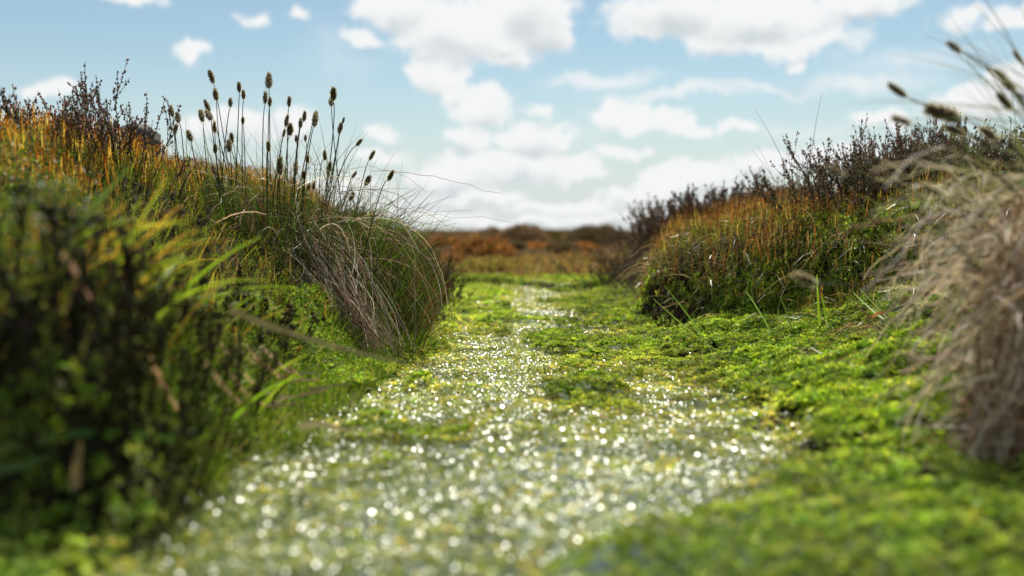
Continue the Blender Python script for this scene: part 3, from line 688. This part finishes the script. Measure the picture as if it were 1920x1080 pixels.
# ------------------------------------------------------------------ boulder behind the left heather
def boulder():
    p = on(262, 300, 1.45)
    g = Geo(); nu, nv = 28, 16
    u = np.linspace(0, 2 * math.pi, nu, endpoint=False); v = np.linspace(0, math.pi, nv)
    U, V = np.meshgrid(u, v); X = np.sin(V) * np.cos(U); Y = np.sin(V) * np.sin(U); Z = np.cos(V)
    rr = 1 + .16 * noise(X + Z * .7, Y - Z, 1.6) + .07 * noise(X * 2 + Z, Y + Z * 2, 3)
    s = np.array([.026, .03, .022]); top = at(262, 236, 1.45)[2]
    sgn = lambda a: np.sign(a) * np.abs(a) ** .75
    pts = np.stack([sgn(X) * rr * s[0], sgn(Y) * rr * s[1], sgn(Z) * rr * s[2]], -1) + np.array([p[0], p[1], top - .021])
    idx = np.arange(nu * nv).reshape(nv, nu); nx = np.roll(idx, -1, 1)
    g.add(pts, colr((.11, .10, .09), nu * nv, .25), q=np.stack([idx[:-1], idx[1:], nx[1:], nx[:-1]], -1))
    m = leafmat('boulder_rock', .8, .3, 0.0, nscale=60)
    tag(g.build('boulder', m, None, True), 'small grey-brown boulder on the left bank between heather and cottongrass', 'boulder')
boulder()

# ------------------------------------------------------------------ right near tussock with drooping pale straw
tq = on(1900, 700, .74)
TR = thing('cottongrass_tussock', 'blurred pale cottongrass tussock with drooping straw at the right edge', 'cottongrass', tq)
def right_straw():
    g = Geo(); STR = [(.46, .36, .28), (.56, .46, .37), (.28, .17, .12), (.66, .57, .48)]
    n = 3000     # short curled pieces heaped into a shaggy skirt that widens and thins out to the left
    u = R(0, 1, n); sy = 335 + 530 * u; edge = np.interp(sy, [335, 420, 600, 760, 880], [1915, 1880, 1830, 1790, 1765])
    sx = edge + (2060 - edge) * R(0, 1, n) ** .8 + rng.normal(0, 14, n); Y0 = .62 + .2 * R(0, 1, n) + .06 * (1 - u)
    A = at(sx, sy, Y0)
    d = nrm(np.stack([rng.normal(-.30, .5, n), rng.normal(-.15, .5, n), rng.normal(-.75, .45, n)], -1))
    ln = R(.02, .085, n); D = A + d * ln[:, None]; B = (A + D) / 2 + rng.normal(0, .16, (n, 3)) * ln[:, None]
    P = bez(A, B, D, 7, .001); P[:, :, 2] = np.maximum(P[:, :, 2], H(P[:, :, 0], P[:, :, 1]) + .002)
    c = pick(STR, n); strips(g, P, R(.0009, .0028, n), c, c * np.array([.9, .8, .7, 1]), .5)
    n = 170      # long ones thrown out to the left and down on to the moss
    sx = R(1800, 1940, n); sy = R(320, 700, n); A = at(sx, sy, R(.66, .85, n)); D = at(sx - R(50, 230, n), sy + R(-60, 260, n), R(.6, .9, n))
    B = (A + D) / 2 + np.stack([R(-.03, .03, n), R(-.03, .02, n), R(.01, .05, n)], -1)
    P = bez(A, B, D, 9, .002); P[:, :, 2] = np.maximum(P[:, :, 2], H(P[:, :, 0], P[:, :, 1]) + .002)
    c = pick(STR, n); strips(g, P, R(.0008, .0018, n), c, c, .5)
    g.build('dead_leaf_thatch', M_dull, TR)
    g = Geo(); n = 70
    sx = R(1880, 2000, n); sy = R(150, 420, n); A = at(sx, sy, R(.66, .85, n))
    d = nrm(np.stack([R(-1.6, -.4, n), rng.normal(0, .25, n), R(-.1, 1.4, n)], -1))
    c = pick([(.10, .12, .06), (.2, .17, .10)], n)
    strips(g, arc(A, d, R(.06, .13, n), R(0, .2, n), 6), R(.0007, .0012, n), c, c, .85)
    n = 200
    sx = R(1800, 2050, n); sy = np.interp(sx, [1800, 2050], [400, 300]) + R(0, 200, n); A = at(sx, sy, R(.72, .9, n))
    d = nrm(np.stack([R(-1.2, .3, n), rng.normal(0, .3, n), R(.2, 1.1, n)], -1))
    c = pick([(.10, .13, .04), (.16, .17, .06), (.26, .22, .12)], n)
    strips(g, arc(A, d, R(.05, .13, n), R(0, .35, n), 6), R(.0008, .0014, n), c, c, .85)
    g.build('leaf_blades', M_leaf, TR)
right_straw()
RH = [((1700,182),(1664,156),(1880,262)),((1708,233),(1667,217),(1880,300)),((1800,224),(1737,203),(1920,262)),((1806,250),(1768,236),(1925,300)),
 ((1802,98),(1774,77),(1930,180)),((1870,262),(1838,240),(1950,330)),((1888,152),(1862,128),(1960,240)),((1904,170),(1878,150),(1980,280)),
 ((1898,206),(1868,172),(1960,300)),((1684,326),(1650,301),(1850,420)),((1768,362),(1732,346),(1880,430)),((1528,532),(1488,514),(1760,560)),
 ((1582,330),(1552,312),(1800,430)),((1918,118),(1900,96),(1990,220))]
for i, (b, t, r) in enumerate(RH):
    stem_with_head(TR, b, t, r, R(.68, .76), HM[i % 6], sr=.0006, ext=.03, width=.62)

# ------------------------------------------------------------------ loose blades and tufts that can be told apart
def px_blades(name, label, cat, specs, mat, group=None, cols=((.14, .3, .02),), part='blade'):
    """specs: (start px, mid px, end px, Y start, Y end, width m)"""
    s0 = specs[0]; base = at(s0[0][0], s0[0][1], s0[3])
    t = thing(name, label, cat, base, group)
    for (a, m, e, Y0, Y1, w) in specs:
        g = Geo(); A = at(a[0], a[1], Y0)[None]; B = at(m[0], m[1], (Y0 + Y1) / 2)[None]; D = at(e[0], e[1], Y1)[None]
        P = bez(A, B, D, 14)
        if name == 'fallen_stalk': P[:, :, 2] = np.maximum(P[:, :, 2], H(P[:, :, 0], P[:, :, 1]) + .026)
        c = pick(list(cols), 1, var=.12)
        strips(g, P, [w], c, c * np.array([1.1, 1.05, 1, 1]), .7, side=np.array([[[.1, -1., .35]]]))
        V = g.v[0]; g.v[0] = V
        g.build(part, mat, t)
    return t
GB = ((.34, .52, .04), (.4, .55, .06))
px_blades('grass_tuft', 'two thin bright blades leaning left at the near corner of the right bank', 'grass tuft', [((1335,655),(1280,610),(1225,560),1.28,1.36,.0022),((1330,650),(1300,600),(1245,535),1.27,1.34,.0025),((1338,655),(1320,640),(1300,612),1.26,1.3,.002)], M_leaf, cols=GB)
px_blades('grass_tuft', 'three-bladed green grass tuft at the middle foot of the right bank', 'grass tuft', [((1460,650),(1430,590),(1398,545),1.22,1.28,.003),((1468,655),(1455,620),(1460,580),1.22,1.25,.003),((1490,650),(1485,600),(1462,556),1.22,1.26,.003)], M_leaf, cols=GB)
px_blades('grass_tuft', 'upright pair of green blades below the blurred pale seed head', 'grass tuft', [((1540,640),(1534,590),(1532,515),1.2,1.22,.004),((1552,638),(1550,590),(1540,550),1.2,1.22,.0032),((1575,640),(1585,600),(1590,575),1.18,1.2,.003)], M_leaf, cols=GB)
px_blades('grass_tuft', 'yellowish green blades beside the rusty stalk near the straw', 'grass tuft', [((1660,600),(1630,580),(1600,548),1.1,1.15,.0025),((1670,605),(1640,570),(1610,540),1.1,1.14,.002)], M_leaf, cols=GB)
px_blades('fallen_stalk', 'rusty orange stalk lying against the moss left of the pale straw', 'stalk', [((1660,618),(1625,590),(1600,568),1.08,1.1,.004)], M_straw, cols=((.38, .15, .05),), part='stalk')
px_blades('reed', 'tall grey reed blade with a small knot above the right bank', 'reed', [((1515,360),(1522,260),(1541,175),1.55,1.55,.0011)], M_straw, cols=((.10, .09, .06),))
px_blades('reed', 'long curved grass blade leaning left above the orange crest', 'reed', [((1500,380),(1460,270),(1415,205),1.5,1.5,.0011)], M_straw, cols=((.12, .11, .07),))
px_blades('reed', 'slender grass blade bending left from the right bank crest', 'reed', [((1490,360),(1480,300),(1472,258),1.5,1.5,.001)], M_straw, cols=((.12, .11, .07),))
px_blades('reed', 'pale horizontal blade with a dark tip pointing left over the gap', 'reed', [((1400,380),(1360,370),(1318,367),1.5,1.55,.0012)], M_straw, cols=((.3, .22, .12),))
px_blades('grass_tuft', 'wispy grass tuft on the orange crest of the right bank', 'grass tuft',
   [((1450 + i * 9, 385), (1448 + i * 9 + int(R(-25, 10)), 330), (1440 + i * 9 + int(R(-60, 30)), int(R(265, 330))), 1.48, 1.52, .0009) for i in range(16)], M_straw, cols=((.14, .12, .07), (.28, .2, .12)))
def clump(px, py, Y, n, ln, wd, cols, label, lean=(.35, 0)):
    b = on(px, py, Y); t = thing('grass_tuft', label, 'grass tuft', b)
    g = Geo(); P0 = np.stack([b[0] + rng.normal(0, .025, n), b[1] + rng.normal(0, .03, n), 0 * R(0, 1, n)], -1); P0[:, 2] = H(P0[:, 0], P0[:, 1]) - .003
    c = pick(cols, n); strips(g, arc(P0, up_dirs(n, .35, lean), ln * R(.5, 1.2, n), R(.05, .5, n), 7), wd * R(.6, 1.2, n), c, c * np.array([1.2, 1.1, 1, 1]), .8)
    g.build('leaf_blades', M_leaf, t)
YG = [(.26, .36, .03), (.20, .32, .025), (.34, .38, .05), (.38, .26, .05)]
clump(70, 520, .64, 40, .09, .0035, YG, 'blurred yellow-green grass tuft low at the left edge', (.5, 0))
clump(190, 500, .68, 50, .10, .0032, YG, 'blurred yellow-green grass tuft slanting right in the middle of the left bank', (.6, 0))
clump(340, 600, .78, 50, .08, .0028, YG, 'yellow-green grass tuft lower on the left bank beside the dark heather', (.4, 0))
clump(400, 500, .98, 60, .06, .0018, YG, 'smaller yellow-green grass tuft left of the combed straw', (.2, 0))
# very blurred blades close to the lens on the left
px_blades('reed', 'broad green blade arching right across the dark shade at lower left', 'reed', [((60,830),(170,795),(340,826),.5,.56,.006)], M_leaf, cols=((.10, .20, .03),))
px_blades('reed', 'green blade fading to orange and brown at lower left', 'reed', [((-20,850),(60,810),(290,870),.48,.55,.006),((280,868),(330,900),(370,935),.55,.57,.006)], M_leaf, cols=((.16, .2, .04),))
px_blades('reed', 'short olive blade low at the left edge', 'reed', [((-20,884),(50,875),(110,850),.48,.5,.005)], M_leaf, cols=((.10, .16, .03),))
px_blades('fallen_stalk', 'short upright brown stub in the dark shade at lower left', 'stalk', [((140,960),(138,900),(152,830),.5,.5,.008)], M_straw, cols=((.35, .2, .1),), part='stalk')
px_blades('reed', 'bright yellow-green blade slanting up through the left bank grass', 'reed', [((120,430),(190,375),(245,310),.62,.66,.005)], M_leaf, cols=((.24, .34, .03),))
px_blades('reed', 'wide yellow-green blade below the slanting one on the left bank', 'reed', [((110,450),(160,410),(215,345),.6,.64,.006)], M_leaf, cols=((.24, .34, .03),))
px_blades('reed', 'yellow-green blade running up to the right in the middle of the left bank', 'reed', [((300,610),(380,560),(440,520),.7,.75,.004)], M_leaf, cols=((.2, .32, .03),))
px_blades('reed', 'green blade rising steeply beside the dark heather spray', 'reed', [((275,570),(300,520),(345,480),.65,.7,.004)], M_leaf, cols=((.2, .32, .03),))
px_blades('reed', 'pale blurred straw blade crossing in front of the combed thatch', 'reed', [((430,580),(560,640),(760,680),.62,.72,.0045)], M_straw, cols=((.25, .19, .10),))
DS = [((488,648),(530,690),(592,738),.9,.95,.004,'topmost straw-coloured stem lying down the left slope'),
 ((475,680),(520,720),(600,790),.86,.9,.0035,'straight straw stem just under the topmost one on the left slope'),
 ((410,745),(470,790),(545,830),.78,.82,.004,'reddish fallen stem in the middle of the left slope'),
 ((375,800),(420,850),(455,880),.72,.74,.005,'thick pale fallen stem ending at the glinting moss'),
 ((410,790),(480,830),(560,850),.76,.8,.0032,'thin fallen stem next to the thick pale one'),
 ((268,735),(300,780),(335,830),.6,.62,.004,'dim fallen stem at the edge of the dark shade'),
 ((560,878),(620,880),(690,884),.7,.7,.004,'rusty stem lying flat on the wet moss'),
 ((118,670),(145,705),(175,745),.55,.55,.004,'grey fallen stem in the dark left shade')]
for (a, m, e, Y0, Y1, w, lab) in DS:
    px_blades('fallen_stalk', lab, 'stalk', [(a, m, e, Y0, Y1, w)], M_straw, group='fallen dead stalks on the left slope', cols=((.48, .32, .22), (.50, .38, .27)), part='stalk')
for i in range(9):
    px = R(400, 600); py = R(650, 850); dx = R(40, 95); Y = .72 + (880 - py) / 250 * .22
    px_blades('fallen_stalk', 'one of the thin pale dead stalks slanting down the left slope among the thicker ones', 'stalk', [((px, py), (px + dx * .5, py + dx * R(.25, .6)), (px + dx, py + dx * R(.6, 1.0)), Y, Y + .03, R(.0016, .0026))], M_straw, group='thin fallen stalks on the left slope', cols=((.45, .32, .22), (.38, .24, .15), (.3, .16, .09)), part='stalk')
# grey dead twigs at the far foot of the right bank
def twigs():
    g = Geo(); p = on(1210, 510, 2.5)
    t = thing('dead_heather_branch', 'bleached grey dead heather branches at the far foot of the right bank', 'dead branch', p)
    n = 34; A = at(R(1215, 1275, n), R(455, 500, n), R(2.3, 2.6, n)); D = at(R(1125, 1215, n), R(470, 545, n), R(2.2, 2.6, n))
    B = (A + D) / 2 + np.stack([0 * A[:, 0], 0 * A[:, 0], R(0, .05, n)], -1)
    c = pick([(.22, .18, .15), (.15, .11, .09)], n); tubes(g, bez(A, B, D, 8, .004), R(.0006, .0012, n), c, c, .6, 4)
    g.build('twigs', M_heath, t)
twigs()

# ------------------------------------------------------------------ the moor behind
def far_ledge():
    g = Geo()
    n = 16000; x = R(-.7, .9, n); y = R(2.6, 3.25, n); k = (H(x, y) < .09) & (y > ledge(x) + .005) & (y < 3.1 + .12 * noise(x, y * 0, 3)); x, y = x[k], y[k]; n = len(x)
    P0 = np.stack([x, y, H(x, y) - .003], -1); c = pick([(.12, .26, .02), (.2, .32, .03), (.26, .3, .05)], n)
    strips(g, arc(P0, up_dirs(n, .35, (0, -.1)), R(.006, .018, n), R(0, .4, n), 3), R(.002, .004, n), c, c * np.array([1.3, 1.2, 1, 1]), .6)
    tag(g.build('green_sward', M_leaf), 'bright green mossy ledge at the far end of the channel', 'grass', kind='stuff')
    g = Geo(); n = 20000; y = R(2.75, 3.75, n); x = R(-.34, .42, n) * y; P0 = np.stack([x, y, H(x, y) - .005], -1)
    kk = P0[:, 1] > 3.0 + .28 * noise(x, x * 0, 3.5) + .1 * noise(x, x * 0, 11); P0, x, y = P0[kk], x[kk], y[kk]; n = len(x)
    c = pick([(.30, .22, .07), (.24, .24, .05), (.34, .15, .05), (.16, .10, .05)], n, [.3, .25, .2, .25])
    strips(g, arc(P0, up_dirs(n, .3), R(.02, .075, n) * (.6 + .8 * np.clip(noise(x, y, 4) + .5, 0, 1)), R(0, .5, n), 4), R(.0014, .0028, n), c, c * np.array([1.2, 1.1, 1, 1]), .7)
    tag(g.build('moor_grass', M_straw), 'tawny dry grass between the green ledge and the heather moor', 'grass', kind='stuff')
    g = Geo(); n = 60000; y = 4 * (30 / 4.) ** R(0, 1, n); x = R(-.62, .62, n) * y; P0 = np.stack([x, y, H(x, y) - .01], -1)
    c = pick([(.16, .11, .085), (.21, .14, .10), (.24, .12, .05), (.10, .09, .04), (.30, .24, .19)], n, [.3, .3, .12, .2, .08])
    patch = noise(x, y, 1.1) > .45; c[patch, :3] = c[patch, :3] * np.array([1.7, 1.05, .6])
    strips(g, arc(P0, up_dirs(n, .45), R(.015, .045, n) * (y / 5) ** .3, R(0, .3, n), 3), .0011 * y, c, c * np.array([1.2, 1.1, 1, 1]), .5)
    tag(g.build('heather_moor', M_far), 'low brown heather ground cover stretching to the horizon', 'heather', kind='stuff')
far_ledge()
def hummock(px, topy, Y, wpx, cols, label, orange=False):
    """rounded bush: a bough frame and thousands of small shoots over its dome"""
    top = at(px, topy, Y); b = on(px, 430, Y); hgt = max(top[2] - b[2], .06); rx = wpx / 2 / F * Y; ry = rx * .9
    t = thing('moor_bush', label, 'heather bush', b, 'bushes on the moor behind')
    g = Geo(); n = 4200
    a = R(0, 2 * math.pi, n); r = np.sqrt(R(0, 1, n)); X = np.cos(a) * r; Yy = np.sin(a) * r
    dome = np.sqrt(np.clip(1 - r ** 2, 0, 1)) * (1 + .18 * noise(X * 1.3 + px, Yy * 1.3 + Y, 2.3)) * R(.55, 1.0, n) ** .6
    P0 = np.stack([b[0] + X * rx, b[1] + Yy * ry, b[2] + dome * (hgt - .025)], -1)
    d = nrm(np.stack([X * .8, Yy * .8, .35 + dome], -1) + rng.normal(0, .3, (n, 3)))
    ln = R(.012, .04, n) * (Y / 5) ** .35; c = pick(cols, n, None, .35); c[:, :3] *= (1 + .5 * noise(X * 3 + px, Yy * 3, 1.7))[:, None]
    strips(g, arc(P0, d, ln, R(-.1, .2, n), 3), R(.002, .0045, n) * (Y / 5) ** .6, c, c * np.array([1.25, 1.15, 1.1, 1]), .5)
    g.build('shoots', M_far, t)
    g = Geo(); m = 26; a = R(0, 2 * math.pi, m); r = R(.2, .9, m); E = np.stack([b[0] + np.cos(a) * r * rx, b[1] + np.sin(a) * r * ry, b[2] + np.sqrt(1 - r * r) * hgt * .9], -1)
    A = np.repeat(b[None] - np.array([0, 0, .01]), m, 0); B = (A + E) / 2 + np.stack([0 * r, 0 * r, -.1 * hgt + 0 * r], -1)
    tubes(g, bez(A, B, E, 6), np.full(m, .003), colr((.06, .04, .03), m), None, .6, 4); g.build('branches', M_far, t)
BR = [(.18, .12, .09), (.24, .16, .12), (.12, .08, .055), (.11, .10, .04)]
OR = [(.36, .155, .05), (.24, .11, .045), (.18, .10, .045), (.17, .12, .045)]
DK = [(.08, .075, .04), (.11, .08, .05), (.14, .10, .06)]
GRN = [(.12, .13, .04), (.16, .10, .05), (.10, .07, .04)]
for spec in [
 (908,440,3.9,125,OR,'rounded rusty orange bush left of centre on the moor'),
 (962,446,4.1,50,DK,'small dark bush touching the right side of the rusty orange bush'),
 (1055,452,5.0,70,DK,'dark green-brown bush right of centre on the moor'),
 (1010,455,5.4,90,OR,'low orange bush between the two dark bushes'),
 (1090,455,5.2,80,OR,'orange heath bush just right of the centre dark bush'),
 (1160,460,4.4,120,BR,'brown bush in front of the right bank heather'),
 (860,470,4.2,110,BR,'brown bush in front and left of the rusty orange bush'),
 (835,440,5.6,90,OR,'faint orange bush at the left end of the gap'),
  (1000,468,3.9,90,BR,'brown scrub right of the small dark bush'),
 (1085,472,3.75,110,[(.24,.13,.06),(.18,.11,.06),(.12,.08,.05)],'red-brown scrub below the centre dark bush'),
 (845,476,3.8,90,[(.26,.12,.05),(.18,.11,.06)],'reddish scrub below the left end of the skyline'),
 (1150,478,3.7,90,BR,'dark brown scrub left of the dead grey branches'),
 (1190,450,3.9,110,BR,'brown bush rising against the right bank heather'),
 (815,432,7.5,120,BR,'low brown hump on the skyline at the left end of the gap'),
 (870,432,9.0,120,BR,'brown skyline hump left of the highest hump'),
 (980,422,8.0,100,BR,'highest dark hump on the skyline left of centre'),
 (930,426,9.5,90,BR,'hump touching the left of the highest skyline hump'),
 (1060,432,10.,130,GRN,'low greenish hump on the skyline at centre'),
 (1115,420,7.0,120,DK,'dark flat-topped hump on the skyline right of centre'),
 (1175,430,8.0,110,BR,'brown skyline hump beside the right bank heather'),
 (1010,428,11.,90,BR,'far small hump on the skyline between the two tall humps'),
 (780,432,6.5,120,BR,'brown hump half hidden behind the left bank'),
 (850,500,3.7,90,[(.2,.10,.04),(.28,.14,.05),(.12,.08,.04)],'low reddish tuft near the left end of the green ledge'),
 (1120,484,3.3,170,[(.26,.12,.04),(.2,.18,.05),(.14,.09,.04)],'reddish green tussock above the dark gap in the green ledge'),
 (1010,486,3.4,150,[(.32,.24,.08),(.26,.2,.07),(.2,.12,.05)],'straw-coloured tussock behind the middle of the green ledge'),
 (925,494,3.3,130,[(.3,.24,.08),(.2,.2,.05),(.2,.12,.05)],'straw and green tussock behind the left of the green ledge')]:
    hummock(*spec)
for o in COL.objects:
    if o.type == 'MESH' and o.parent is None and 'category' not in o.keys() and o.get('kind') != 'structure': print('UNTAGGED', o.name)
